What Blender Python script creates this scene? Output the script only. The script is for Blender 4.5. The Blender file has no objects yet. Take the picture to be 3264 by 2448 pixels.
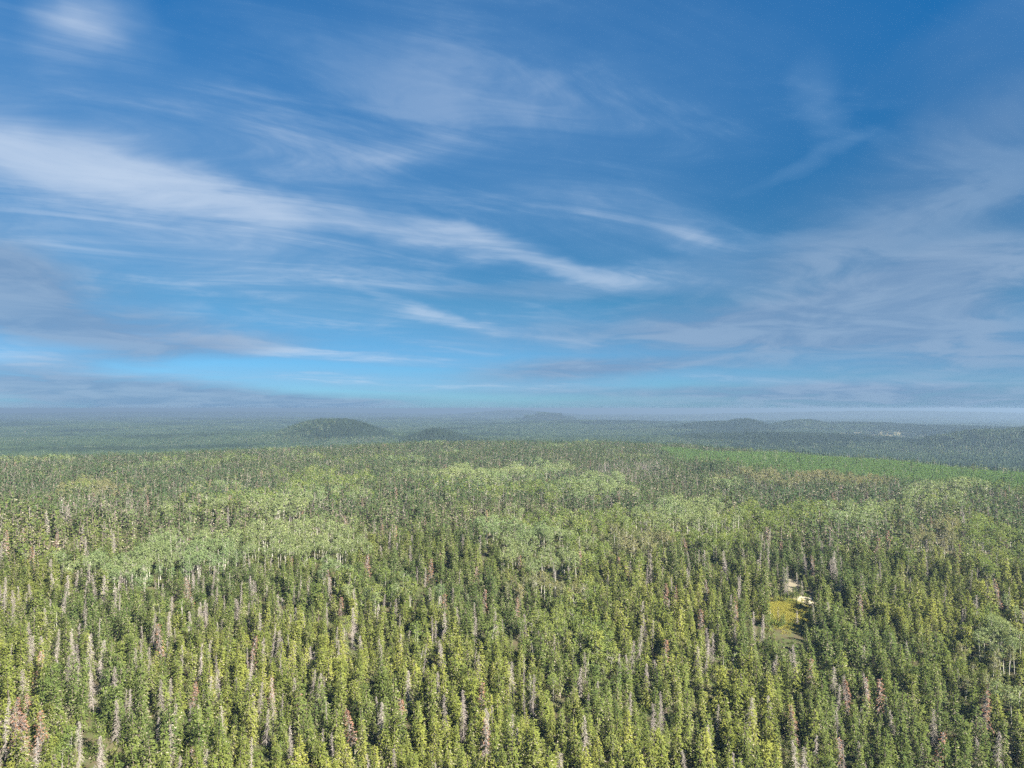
import bpy, math, random
import numpy as np

# ------------------------------------------------------------------ camera, sky, sun, exposure
SC = bpy.context.scene
COL = SC.collection
R = math.radians
CAM_Z = 75.0
F_PX = 2263.0                     # focal length in pixels of the 3264 x 2448 photograph
PITCH = R(1.974)
SUN_EL, SUN_AZ = R(40), R(180 - 47)   # azimuth clockwise from +Y (the view direction)

cam = bpy.data.cameras.new('camera')
cam.sensor_width = 36.0
cam.lens = 36.0 * F_PX / 3264.0
cam.clip_start, cam.clip_end = 1.0, 120000.0
cam_o = bpy.data.objects.new('camera', cam)
cam_o.location = (0, 0, CAM_Z)
cam_o.rotation_euler = (R(90) + PITCH, 0, 0)
COL.objects.link(cam_o)
SC.camera = cam_o

SKY_STRENGTH = 0.05
EXPOSURE = 2.12
SC.view_settings.view_transform = 'Standard'
SC.view_settings.look = 'None'
SC.view_settings.gamma = 1.0
SC.view_settings.use_curve_mapping = False
SC.view_settings.exposure = EXPOSURE

cy = SC.cycles
cy.max_bounces = 3
cy.diffuse_bounces = 2
cy.glossy_bounces = 1
cy.transmission_bounces = 3
cy.volume_bounces = 0
cy.transparent_max_bounces = 4
cy.caustics_reflective = False
cy.caustics_refractive = False
cy.use_denoising = False
cy.sample_clamp_direct = 2.0
cy.sample_clamp_indirect = 2.0
cy.use_adaptive_sampling = True
cy.adaptive_threshold = 0.024
cy.adaptive_min_samples = 32


def pix_dir(px, py):
    xc, yc = (px - 1632.0) / F_PX, (1224.0 - py) / F_PX
    c, s = math.cos(PITCH), math.sin(PITCH)
    v = np.array([xc, c - s * yc, s + c * yc])
    return v / np.linalg.norm(v)


def pix_azel(px, py):
    d = pix_dir(px, py)
    return math.degrees(math.atan2(d[0], d[1])), math.degrees(math.asin(d[2]))


def project(x, y, z):
    """world -> photograph pixels (arrays)"""
    c, s = math.cos(PITCH), math.sin(PITCH)
    dz = z - CAM_Z
    f = c * y + s * dz
    u = -s * y + c * dz
    f = np.maximum(f, 1e-3)
    return 1632.0 + F_PX * x / f, 1224.0 - F_PX * u / f


class NT:
    """small helper to write node graphs as expressions"""
    def __init__(self, tree):
        self.t, self.n, self.l = tree, tree.nodes, tree.links

    def new(self, kind, **kw):
        nd = self.n.new(kind)
        for k, v in kw.items():
            setattr(nd, k, v)
        return nd

    def put(self, sock, v):
        if hasattr(v, 'is_linked'):
            self.l.new(v, sock)
        elif v is not None:
            sock.default_value = v

    def m(self, op, a, b=None, c=None, clamp=False):
        nd = self.new('ShaderNodeMath', operation=op, use_clamp=clamp)
        self.put(nd.inputs[0], a)
        if b is not None: self.put(nd.inputs[1], b)
        if c is not None: self.put(nd.inputs[2], c)
        return nd.outputs[0]

    def vm(self, op, a, b=None, out=0):
        nd = self.new('ShaderNodeVectorMath', operation=op)
        self.put(nd.inputs[0], a)
        if b is not None: self.put(nd.inputs[1], b)
        return nd.outputs[out]

    def mixc(self, f, a, b, blend='MIX'):
        nd = self.new('ShaderNodeMix', data_type='RGBA', blend_type=blend)
        self.put(nd.inputs[0], f); self.put(nd.inputs[6], a); self.put(nd.inputs[7], b)
        return nd.outputs[2]

    def ramp(self, f, a, b, x0=0.0, x1=1.0, smooth=True):
        nd = self.new('ShaderNodeMapRange', interpolation_type='SMOOTHSTEP' if smooth else 'LINEAR')
        self.put(nd.inputs[0], f)
        for i, v in ((1, a), (2, b), (3, x0), (4, x1)): self.put(nd.inputs[i], v)
        return nd.outputs[0]

    def noise(self, vec, scale, detail=4.0, rough=0.55, dist=0.0, color=False, dim='3D'):
        nd = self.new('ShaderNodeTexNoise', noise_dimensions=dim)
        self.put(nd.inputs['Vector'], vec)
        nd.inputs['Scale'].default_value = scale
        nd.inputs['Detail'].default_value = detail
        nd.inputs['Roughness'].default_value = rough
        nd.inputs['Distortion'].default_value = dist
        return nd.outputs[1 if color else 0]

    def comb(self, x, y, z=0.0):
        nd = self.new('ShaderNodeCombineXYZ')
        self.put(nd.inputs[0], x); self.put(nd.inputs[1], y); self.put(nd.inputs[2], z)
        return nd.outputs[0]

    def mapping(self, v, loc=(0, 0, 0), rot=(0, 0, 0), scale=(1, 1, 1), kind='TEXTURE'):
        nd = self.new('ShaderNodeMapping', vector_type=kind)
        self.put(nd.inputs[0], v)
        nd.inputs[1].default_value = loc; nd.inputs[2].default_value = rot; nd.inputs[3].default_value = scale
        return nd.outputs[0]

    def blob(self, v, loc, ang, a, b):
        """exp(-r2) of an ellipse"""
        q = self.mapping(v, (loc[0], loc[1], 0), (0, 0, ang), (a, b, 1e6))
        return self.m('POWER', 0.3679, self.vm('DOT_PRODUCT', q, q, out=1))


def build_world():
    w = bpy.data.worlds.new('World')
    SC.world = w
    w.cycles.sampling_method = 'MANUAL'
    w.cycles.sample_map_resolution = 256
    w.use_nodes = True
    w.node_tree.nodes.clear()
    g = NT(w.node_tree)
    sky = g.new('ShaderNodeTexSky', sky_type='NISHITA', sun_disc=False)
    sky.sun_elevation = SUN_EL
    sky.sun_rotation = SUN_AZ
    sky.altitude = 400
    sky.air_density = 1.0
    sky.dust_density = 0.25
    sky.ozone_density = 2.5
    tc = g.new('ShaderNodeTexCoord')
    d = tc.outputs['Generated']
    sep = g.new('ShaderNodeSeparateXYZ'); g.put(sep.inputs[0], d)
    x, y, z = sep.outputs
    az = g.m('MULTIPLY', g.m('ARCTAN2', x, y), 57.2958)
    el = g.m('MULTIPLY', g.m('ARCSINE', z), 57.2958)
    # clear boreal air: bluer than the standard atmosphere, most of all low down
    tint = g.mixc(g.ramp(el, 1, 9), (0.150, 0.315, 0.535, 1), (0.096, 0.282, 0.385, 1))
    tint = g.mixc(g.ramp(el, 8, 32), tint, (0.062, 0.420, 0.650, 1))
    base = g.mixc(1.0, sky.outputs[0], tint, 'MULTIPLY')
    # cloud layers seen in perspective: the direction cut with a plane overhead
    zz = g.m('ADD', g.m('MAXIMUM', z, 0.0), 0.12)
    plane = g.comb(g.m('DIVIDE', x, zz), g.m('DIVIDE', y, zz), 0.0)
    # wispy warp of the angular coordinates, smaller towards the horizon
    wv = g.vm('SUBTRACT', g.noise(plane, 1.3, 4, 0.6, color=True, dim='2D'), (0.5, 0.5, 0.5))
    wsc = g.ramp(el, 0, 16, 0.7, 4.6)
    wnode = g.new('ShaderNodeVectorMath', operation='SCALE'); g.put(wnode.inputs[0], wv); g.put(wnode.inputs[3], wsc)
    sepw = g.new('ShaderNodeSeparateXYZ'); g.put(sepw.inputs[0], wnode.outputs[0])
    qa = g.m('MULTIPLY_ADD', sepw.outputs[0], 1.6, az)
    qe = g.m('MULTIPLY_ADD', sepw.outputs[1], 0.8, el)
    va, ve = g.comb(qa, qa, qa), g.comb(qe, qe, qe)

    def vma(a_, b_, c_):
        nd = g.new('ShaderNodeVectorMath', operation='MULTIPLY_ADD')
        for i, v in enumerate((a_, b_, c_)): g.put(nd.inputs[i], v)
        return nd.outputs[0]

    def blobs(lst):
        """sum of soft ellipses, worked out three at a time"""
        tot = None
        lst = list(lst)
        while len(lst) % 3: lst.append((0, 0, 10, 10, 0, 0.0))
        for k in range(0, len(lst), 3):
            A, B, Cc, D, E, Fv, S = [], [], [], [], [], [], []
            for (px, py, ax, ay, ang, st) in lst[k:k + 3]:
                ca, ce = pix_azel(px, py)
                c, s_ = math.cos(R(ang)), math.sin(R(ang))
                ua, ub = ax * 0.0253, ay * 0.0253
                A.append(c / ua); B.append(s_ / ua); Cc.append(-(c * ca + s_ * ce) / ua)
                D.append(-s_ / ub); E.append(c / ub); Fv.append(-(-s_ * ca + c * ce) / ub)
                S.append(st)
            U = vma(va, tuple(A), vma(ve, tuple(B), tuple(Cc)))
            V = vma(va, tuple(D), vma(ve, tuple(E), tuple(Fv)))
            Q = vma(U, U, g.vm('MULTIPLY', V, V))
            Wt = g.vm('MAXIMUM', vma(Q, (-0.3,) * 3, (1.0,) * 3), (0, 0, 0))
            Wt = g.vm('MULTIPLY', Wt, Wt)
            b = g.vm('DOT_PRODUCT', Wt, tuple(S), out=1)
            tot = b if tot is None else g.m('ADD', tot, b)
        return tot
    # centre px, centre py, semi axes in photo pixels, tilt (anticlockwise degrees), strength
    cirrus = blobs([
        (40, 495, 420, 66, -9, 0.44), (500, 580, 330, 66, -14, 0.40), (740, 640, 200, 50, -16, 0.32),
        (1000, 700, 260, 34, -9, 0.34), (1330, 735, 240, 42, -8, 0.32), (1600, 800, 230, 38, -17, 0.37),
        (1850, 868, 200, 30, -13, 0.40), (2130, 890, 260, 40, -4, 0.26), (2210, 770, 140, 40, -30, 0.24),
        (1980, 720, 330, 110, -14, 0.20), (1290, 965, 200, 17, -17, 0.34), (1600, 1055, 260, 17, -9, 0.40),
        (620, 1088, 230, 22, -3, 0.52), (1020, 1128, 330, 16, -4, 0.52), (1130, 1212, 430, 22, -2, 0.38),
        (480, 1205, 320, 14, -5, 0.28), (280, 75, 105, 62, 25, 0.40), (390, 100, 90, 50, -20, 0.26),
        (250, 360, 800, 190, -12, 0.34), (600, 830, 1000, 160, -9, 0.38), (1350, 130, 700, 260, -25, 0.08),
        (1500, 450, 800, 240, -10, 0.15), (1330, 480, 180, 40, 8, 0.18), (2560, 520, 150, 16, 18, 0.14),
        (2600, 320, 60, 110, 20, 0.16), (40, 1140, 130, 36, -5, 0.45), (2480, 1213, 260, 14, -3, 0.36),
        (2800, 1235, 220, 13, 2, 0.34), (1720, 1235, 280, 18, 0, 0.26), (2000, 120, 600, 200, -10, 0.14),
    ])
    stratus = blobs([
        (10, 890, 140, 100, -10, 0.85), (130, 970, 280, 95, -8, 0.60), (420, 1060, 350, 46, -2, 0.62),
        (480, 1130, 350, 26, 8, 0.45), (150, 1235, 440, 44, -3, 0.80), (650, 1268, 340, 34, -4, 0.85),
        (1050, 1280, 260, 17, 1, 0.65), (1790, 1185, 260, 34, 2, 0.85), (2100, 1160, 320, 22, 0, 0.50),
        (1950, 1250, 400, 14, 0, 0.50), (2600, 1245, 360, 20, 0, 0.50), (2250, 1060, 560, 56, 0, 0.70),
        (2680, 955, 420, 100, 4, 0.74), (3100, 880, 320, 80, 10, 0.42), (3020, 590, 330, 120, 14, 0.36),
        (3150, 720, 420, 100, 8, 0.26), (3230, 290, 240, 100, 20, 0.30), (2950, 1160, 520, 80, -2, 0.5),
        (3200, 1060, 320, 80, -3, 0.45), (2850, 1290, 760, 36, 0, 0.75), (2450, 830, 320, 50, 10, 0.32),
        (1700, 930, 300, 24, 0, 0.28), (3200, 60, 240, 70, 15, 0.18), (600, 1300, 900, 20, 0, 0.5),
    ])
    # texture of the clouds
    str1 = g.noise(g.comb(g.m('MULTIPLY', g.m('MULTIPLY_ADD', x, 0.9, g.m('MULTIPLY', y, 0.42)), g.m('DIVIDE', 0.55, zz)),
                          g.m('MULTIPLY', g.m('MULTIPLY_ADD', x, -0.42, g.m('MULTIPLY', y, 0.9)), g.m('DIVIDE', 2.0, zz))), 1.8, 7, 0.64, 0.6, dim='2D')
    puff = g.noise(plane, 1.7, 5, 0.60, 0.4, dim='2D')
    fib = g.m('MULTIPLY_ADD', str1, 0.6, g.m('MULTIPLY', puff, 0.4))
    c1 = g.m('MULTIPLY', cirrus, g.ramp(fib, 0.30, 0.68, 0.50, 1.40, False))
    c1 = g.m('ADD', c1, g.ramp(fib, 0.46, 0.74, 0.0, 0.20))
    c1 = g.m('SUBTRACT', 1.0, g.m('POWER', 0.3679, g.m('MULTIPLY', c1, 1.35)))
    c2 = g.m('MULTIPLY', stratus, g.ramp(puff, 0.28, 0.60, 0.62, 1.10, False))
    c2 = g.m('MINIMUM', c2, 0.85)
    s = 1.0 / SKY_STRENGTH / (2 ** EXPOSURE)
    white = g.mixc(g.ramp(c1, 0.2, 0.75), (0.26 * s, 0.45 * s, 0.71 * s, 1), (0.57 * s, 0.69 * s, 0.86 * s, 1))
    grey = g.mixc(g.ramp(puff, 0.35, 0.65), (0.195 * s, 0.325 * s, 0.53 * s, 1), (0.28 * s, 0.41 * s, 0.60 * s, 1))
    colr = g.mixc(c1, base, white)
    colr = g.mixc(c2, colr, grey)
    bg = g.new('ShaderNodeBackground')
    bg.inputs['Strength'].default_value = SKY_STRENGTH
    g.put(bg.inputs['Color'], colr)
    out = g.new('ShaderNodeOutputWorld')
    g.put(out.inputs['Surface'], bg.outputs[0])


build_world()

sun = bpy.data.lights.new('sun', 'SUN')
sun.energy = 5.0
sun.angle = R(0.53)
sun.color = (1.0, 0.94, 0.84)
sun_o = bpy.data.objects.new('sun', sun)
sun_o.rotation_euler = (R(90) - SUN_EL, 0, math.pi - SUN_AZ)
sun_o.location = (0, 0, 300)
COL.objects.link(sun_o)

# ------------------------------------------------------------------ terrain
rng = np.random.default_rng(11)


def sstep(a, b, x):
    t = np.clip((x - a) / (b - a), 0, 1)
    return t * t * (3 - 2 * t)


EDGE_AZ = [-180, -44, -36, -20, -8, 0, 8, 13, 25, 36, 44, 180]
EDGE_R = [1120, 1120, 1130, 1190, 1270, 1290, 1290, 1190, 1020, 870, 850, 1120]
EDGE_W = [500, 460, 460, 480, 560, 750, 850, 800, 600, 520, 500, 500]
# photo px of the crest, photo px of its width (half), distance, depth (half, metres), power of the dome
HILLS = [(1060, 1334, 155, 3000, 300, 2.7), (960, 1372, 120, 2950, 250, 2), (1175, 1376, 140, 3000, 260, 2), (1390, 1364, 85, 2700, 160, 2), (1740, 1314, 75, 7000, 500, 2),
         (2370, 1333, 95, 3900, 260, 2), (2300, 1342, 190, 3950, 300, 2), (2560, 1336, 110, 4200, 300, 2), (2740, 1345, 260, 4300, 500, 2), (3000, 1355, 330, 4100, 500, 2),
         (3170, 1366, 190, 2500, 200, 2), (3330, 1358, 200, 2600, 240, 2), (2500, 1378, 420, 2700, 330, 2), (1900, 1340, 330, 5200, 600, 2), (1640, 1308, 160, 12000, 900, 2),
         (2850, 1310, 420, 13000, 1000, 2), (600, 1312, 600, 15000, 1400, 2)]
_h = []
for (px, py, w, D, dep, pw) in HILLS:
    d = pix_dir(px, py)
    az = math.atan2(d[0], d[1])
    top = CAM_Z + D * d[2] / math.hypot(d[0], d[1]) - 13.0
    _h.append((D * math.sin(az), D * math.cos(az), top + 58.0, w / F_PX * D, dep, az, pw))


def terrain(x, y):
    x = np.asarray(x, float); y = np.asarray(y, float)
    r = np.hypot(x, y)
    az = np.degrees(np.arctan2(x, y))
    e = np.interp(az, EDGE_AZ, EDGE_R); w = np.interp(az, EDGE_AZ, EDGE_W)
    s = sstep(e, e + w, r)
    und = 1.6 * np.sin(x / 61 + 0.7) * np.cos(y / 83 + 0.3) + 1.1 * np.sin(x / 33 - y / 47) + 2.0 * np.sin(y / 190 + x / 260 + 1.0)
    far = sstep(1800, 5000, r)
    roll = (9 * np.sin(x / 390 + 1.3) * np.sin(y / 330 + 0.4) + 6 * np.sin(x / 730 - y / 780)) * sstep(1500, 2600, r) \
        + far * (7 * np.sin(x / 1700 + y / 2900) * np.sin(y / 1300 + 2) + 5 * np.sin(y / 2300 + x / 5100))
    near = -42.0 * (1 - sstep(120, 540, r))      # the near wood lies lower and climbs to the plateau
    z = und * (1 - s) - 58.0 * s + roll + near
    fr = sstep(6500, 10000, r)
    z = z + fr * (13 * np.sin(x / 2300 + 1.7 * np.sin(y / 3100)) * np.sin(y / 1900 + 0.6) + 9 * np.sin(x / 1100 - y / 1700 + 2)) - r * r / 1.47e7
    up = np.zeros_like(z)
    for (hx, hy, ht, hw, hd, ha, pw) in _h:
        u = (x - hx) * math.cos(ha) - (y - hy) * math.sin(ha)
        v = (x - hx) * math.sin(ha) + (y - hy) * math.cos(ha)
        q = (u / hw) ** 2 + (v / hd) ** 2
        up = np.maximum(up, ht * np.exp(-0.9 * q ** (pw / 2.0)))
    # hills stand on the valley floor, not on its swells
    k = np.clip(up / 20, 0, 1)
    z = np.where(r > 1500, z * (1 - k) + (-58.0) * k + up, z)
    return z


def mesh_object(name, verts, faces, mats=(), midx=None, smooth=False, link=True):
    me = bpy.data.meshes.new(name)
    me.from_pydata([tuple(v) for v in verts], [], [tuple(f) for f in faces])
    for m_ in mats: me.materials.append(m_)
    if midx is not None and len(mats) > 1:
        me.polygons.foreach_set('material_index', np.asarray(midx, dtype=np.int32))
    if smooth: me.shade_smooth()
    o = bpy.data.objects.new(name, me)
    if link: COL.objects.link(o)
    return o


def tag(o, label=None, cat=None, group=None, kind=None):
    if label: o['label'] = label
    if cat: o['category'] = cat
    if group: o['group'] = group
    if kind: o['kind'] = kind
    return o


# ------------------------------------------------------------------ materials
def new_mat(name):
    m_ = bpy.data.materials.new(name)
    m_.use_nodes = True
    m_.node_tree.nodes.clear()
    return m_, NT(m_.node_tree)


def leaf_mat(name, dark, mid, light, transl=0.3, patch=0.35, patch_col=None, far_col=None):
    """thin leaves: diffuse and translucent, colour differs from tree to tree and from stand to stand"""
    m_, g = new_mat(name)
    oi = g.new('ShaderNodeObjectInfo')
    geo = g.new('ShaderNodeNewGeometry')
    rnd = oi.outputs['Random']
    c = g.mixc(g.ramp(rnd, 0.0, 0.6, smooth=False), (*dark, 1), (*mid, 1))
    c = g.mixc(g.ramp(rnd, 0.6, 1.0, smooth=False), c, (*light, 1))
    n = g.noise(geo.outputs['Position'], 0.9, 2, 0.6)
    c = g.mixc(g.ramp(n, 0.35, 0.7, 0.0, 0.45), c, (*[v * 1.25 for v in light], 1))
    if patch_col:
        n2 = g.noise(geo.outputs['Position'], 0.011, 2, 0.5)
        c = g.mixc(g.ramp(n2, 0.42, 0.62, 0.0, patch), c, (*patch_col, 1))
    if far_col:   # needles turn a darker green farther off along the view direction
        sp = g.new('ShaderNodeSeparateXYZ'); g.put(sp.inputs[0], geo.outputs['Position'])
        n3 = g.noise(geo.outputs['Position'], 0.006, 2, 0.5)
        yy = g.m('MULTIPLY_ADD', n3, 260.0, sp.outputs[1])
        c = g.mixc(g.ramp(yy, 330, 720, 0.0, 0.8), c, (*far_col, 1))
    df = g.new('ShaderNodeBsdfDiffuse'); g.put(df.inputs[0], c)
    tr = g.new('ShaderNodeBsdfTranslucent')
    g.put(tr.inputs[0], g.mixc(0.5, c, (light[0] * 1.6, light[1] * 1.5, light[2] * 0.8, 1)))
    mx = g.new('ShaderNodeMixShader'); mx.inputs[0].default_value = transl
    g.put(mx.inputs[1], df.outputs[0]); g.put(mx.inputs[2], tr.outputs[0])
    o = g.new('ShaderNodeOutputMaterial'); g.put(o.inputs[0], mx.outputs[0])
    return m_


def wood_mat(name, a, b, scale=1.5):
    m_, g = new_mat(name)
    geo = g.new('ShaderNodeNewGeometry')
    oi = g.new('ShaderNodeObjectInfo')
    n = g.noise(geo.outputs['Position'], scale, 3, 0.6)
    f = g.m('ADD', g.m('MULTIPLY', n, 0.7), g.m('MULTIPLY', oi.outputs['Random'], 0.3))
    c = g.mixc(g.ramp(f, 0.3, 0.7), (*a, 1), (*b, 1))
    df = g.new('ShaderNodeBsdfDiffuse'); g.put(df.inputs[0], c)
    o = g.new('ShaderNodeOutputMaterial'); g.put(o.inputs[0], df.outputs[0])
    return m_


M_SPRUCE = leaf_mat('spruce_needles', (0.060, 0.082, 0.022), (0.116, 0.138, 0.030), (0.190, 0.198, 0.042), 0.15, 0.6, (0.054, 0.090, 0.032), (0.032, 0.060, 0.030))
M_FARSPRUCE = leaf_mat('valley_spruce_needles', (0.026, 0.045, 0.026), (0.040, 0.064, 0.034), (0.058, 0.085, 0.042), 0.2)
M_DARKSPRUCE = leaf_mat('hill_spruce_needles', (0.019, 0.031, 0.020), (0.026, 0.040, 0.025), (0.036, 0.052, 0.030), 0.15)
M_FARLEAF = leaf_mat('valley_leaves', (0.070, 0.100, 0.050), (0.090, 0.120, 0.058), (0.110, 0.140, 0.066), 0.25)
M_ASPEN = leaf_mat('aspen_leaves', (0.148, 0.188, 0.080), (0.180, 0.218, 0.092), (0.208, 0.238, 0.098), 0.32, 0.5, (0.118, 0.188, 0.088))
M_BIRCH = leaf_mat('birch_leaves', (0.100, 0.148, 0.040), (0.135, 0.180, 0.048), (0.180, 0.205, 0.058), 0.32)
M_PALE = leaf_mat('pale_birch_leaves', (0.140, 0.160, 0.070), (0.170, 0.178, 0.080), (0.195, 0.178, 0.080), 0.3)
M_RUST = leaf_mat('dead_red_needles', (0.155, 0.090, 0.062), (0.200, 0.112, 0.075), (0.255, 0.130, 0.070), 0.15)
M_PINE = leaf_mat('pine_needles', (0.076, 0.140, 0.040), (0.095, 0.162, 0.046), (0.112, 0.180, 0.050), 0.28)
M_SHRUB = leaf_mat('shrub_leaves', (0.060, 0.095, 0.025), (0.095, 0.135, 0.032), (0.140, 0.160, 0.040), 0.3)
M_GRASS = leaf_mat('meadow_grass', (0.270, 0.270, 0.055), (0.330, 0.315, 0.062), (0.370, 0.330, 0.085), 0.3)
M_BARK = wood_mat('spruce_bark', (0.090, 0.070, 0.055), (0.200, 0.165, 0.135))
M_GREY = wood_mat('grey_deadwood', (0.180, 0.155, 0.136), (0.310, 0.272, 0.240))
M_TWIG = wood_mat('lichen_twigs', (0.150, 0.140, 0.088), (0.270, 0.242, 0.170))
M_DEADBARK = wood_mat('dead_bark', (0.130, 0.112, 0.098), (0.230, 0.205, 0.185))
M_LIMB = wood_mat('aspen_limbs', (0.190, 0.185, 0.140), (0.330, 0.315, 0.260))
M_WHITE = wood_mat('aspen_bark', (0.280, 0.265, 0.215), (0.460, 0.435, 0.370))


def ground_material():
    m_, g = new_mat('forest_floor')
    geo = g.new('ShaderNodeNewGeometry')
    P = geo.outputs['Position']
    n1 = g.noise(P, 0.35, 4, 0.6)
    n2 = g.noise(P, 0.05, 3, 0.5)
    n3 = g.noise(P, 0.004, 6, 0.65)
    c = g.mixc(g.ramp(n1, 0.35, 0.65), (0.060, 0.048, 0.030, 1), (0.060, 0.075, 0.028, 1))
    c = g.mixc(g.ramp(n2, 0.45, 0.7, 0, 0.6), c, (0.100, 0.085, 0.050, 1))
    # far off, where no tree is built any more, the sheet has canopy colour with the shade between crowns painted in
    dist = g.vm('LENGTH', P, out=1)
    canopy = g.mixc(g.ramp(n3, 0.3, 0.7), (0.030, 0.045, 0.022, 1), (0.070, 0.090, 0.040, 1))
    c = g.mixc(g.ramp(dist, 9000, 13000), c, canopy)
    wv = g.vm('SUBTRACT', g.noise(P, 0.08, 3, 0.6, color=True), (0.5, 0.5, 0.5))
    sc = g.new('ShaderNodeVectorMath', operation='SCALE'); g.put(sc.inputs[0], wv); sc.inputs[3].default_value = 9.0
    Q = g.vm('ADD', P, sc.outputs[0])
    for (cx, cy_, a, b, ang, colr) in GROUND_PATCHES:
        e = g.blob(Q, (cx, cy_), ang, a, b)
        cc = g.mixc(n1, (*[v * 0.75 for v in colr], 1), (*[v * 1.2 for v in colr], 1))
        c = g.mixc(g.ramp(e, 0.25, 0.45), c, cc)
    df = g.new('ShaderNodeBsdfDiffuse'); g.put(df.inputs[0], c)
    o = g.new('ShaderNodeOutputMaterial'); g.put(o.inputs[0], df.outputs[0])
    return m_


def ground_point(px, py, h=0.0):
    """where the ray of a photo pixel meets the ground raised by h"""
    d = pix_dir(px, py)
    t = 60.0
    lo = 40.0
    step = 1.03
    while t < 60000:
        if CAM_Z + d[2] * t <= float(terrain(d[0] * t, d[1] * t)) + h:
            hi = t; lo = t / step
            for _ in range(18):
                mid = 0.5 * (lo + hi)
                if CAM_Z + d[2] * mid <= float(terrain(d[0] * mid, d[1] * mid)) + h: hi = mid
                else: lo = mid
            return np.array([d[0] * hi, d[1] * hi])
        t *= step
    return np.array([d[0] * t, d[1] * t])


MEADOW = ground_point(2505, 1955)
SAND = ground_point(2520, 1868)
SAND2 = ground_point(2545, 1928)
FARCLEAR = ground_point(2790, 1392)
GROUND_PATCHES = [(MEADOW[0] + 1, MEADOW[1], 11, 13, -0.35, (0.290, 0.280, 0.065)),
                  (SAND[0], SAND[1], 11, 11, -0.3, (0.19, 0.165, 0.115)),
                  (SAND2[0] + 6, SAND2[1] + 4, 7, 6, 0, (0.36, 0.32, 0.23)),
                  (FARCLEAR[0], FARCLEAR[1], 200, 270, -0.4, (0.170, 0.150, 0.085))]


def build_ground():
    rr = [0.0] + list(np.geomspace(20, 42000, 230))
    aa = np.radians(np.concatenate([np.arange(-45, 45, 0.4), np.arange(45, 315, 5.0)]))
    na = len(aa)
    verts = [(0, 0, float(terrain(0, 0)))]
    X = np.outer(rr[1:], np.sin(aa)); Y = np.outer(rr[1:], np.cos(aa))
    Z = terrain(X, Y)
    verts += list(zip(X.ravel(), Y.ravel(), Z.ravel()))
    faces = [(0, 1 + (j + 1) % na, 1 + j) for j in range(na)]
    for i in range(len(rr) - 2):
        for j in range(na):
            k = (j + 1) % na
            a = 1 + i * na
            faces.append((a + j, a + k, a + na + k, a + na + j))
    o = mesh_object('ground', verts, faces, [ground_material()], smooth=True)
    tag(o, 'dark forest floor with hills, valley and clearings under the trees', 'ground', kind='structure')
    # normals up
    me = o.data
    if me.polygons[500].normal.z < 0: me.flip_normals()


build_ground()

# ------------------------------------------------------------------ tree shapes
class Geo:
    def __init__(self):
        self.v, self.f, self.m = [], [], []
        self.n = 0

    def quad(self, p, mi):
        self.v.extend(p); k = self.n
        self.f.append(tuple(range(k, k + len(p)))); self.m.append(mi); self.n += len(p)

    def tube(self, pts, rad, sides, mi):
        rings = []
        for p, r_ in zip(pts, rad):
            ids = []
            for s in range(sides):
                a = 2 * math.pi * s / sides
                self.v.append((p[0] + r_ * math.cos(a), p[1] + r_ * math.sin(a), p[2])); ids.append(self.n); self.n += 1
            rings.append(ids)
        for a, b in zip(rings[:-1], rings[1:]):
            for s in range(sides):
                t = (s + 1) % sides
                self.f.append((a[s], a[t], b[t], b[s])); self.m.append(mi)

    def strip(self, p, q, w0, w1, mi, side=None):
        """thin tapering three-sided twig from p to q"""
        p = np.asarray(p, float); q = np.asarray(q, float)
        d = q - p
        s = np.cross(d, (0.3, 0.2, 1.0)); s /= (np.linalg.norm(s) + 1e-9)
        u = np.cross(s, d); u /= (np.linalg.norm(u) + 1e-9)
        a, b, c = p + s * w0, p - s * w0, p + u * w0
        k = self.n
        if w1 <= 0:
            self.v += [tuple(a), tuple(b), tuple(c), tuple(q)]
            self.f += [(k, k + 1, k + 3), (k + 1, k + 2, k + 3), (k + 2, k, k + 3)]; self.m += [mi] * 3; self.n += 4
        else:
            self.v += [tuple(t) for t in (a, b, c, q + s * w1, q - s * w1, q + u * w1)]
            self.f += [(k, k + 1, k + 4, k + 3), (k + 1, k + 2, k + 5, k + 4), (k + 2, k, k + 3, k + 5)]; self.m += [mi] * 3; self.n += 6


def spray(g, p, d, l, w, mi, rs, up=0.5, nrm=None):
    """one needle spray or leaf clump: a bent rhombus"""
    d = d / (np.linalg.norm(d) + 1e-9)
    n = np.array([rs.normal(0, 0.55), rs.normal(0, 0.55), up + rs.random()])
    if nrm is not None: n = np.asarray(nrm) + rs.normal(0, 0.30, 3)
    s = np.cross(d, n); s /= (np.linalg.norm(s) + 1e-9)
    m_ = p + d * l * 0.45
    g.quad([tuple(p), tuple(m_ + s * w * 0.5 - np.array([0, 0, 0.08 * l])), tuple(p + d * l), tuple(m_ - s * w * 0.5 + np.array([0, 0, 0.05 * l]))], mi)


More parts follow.
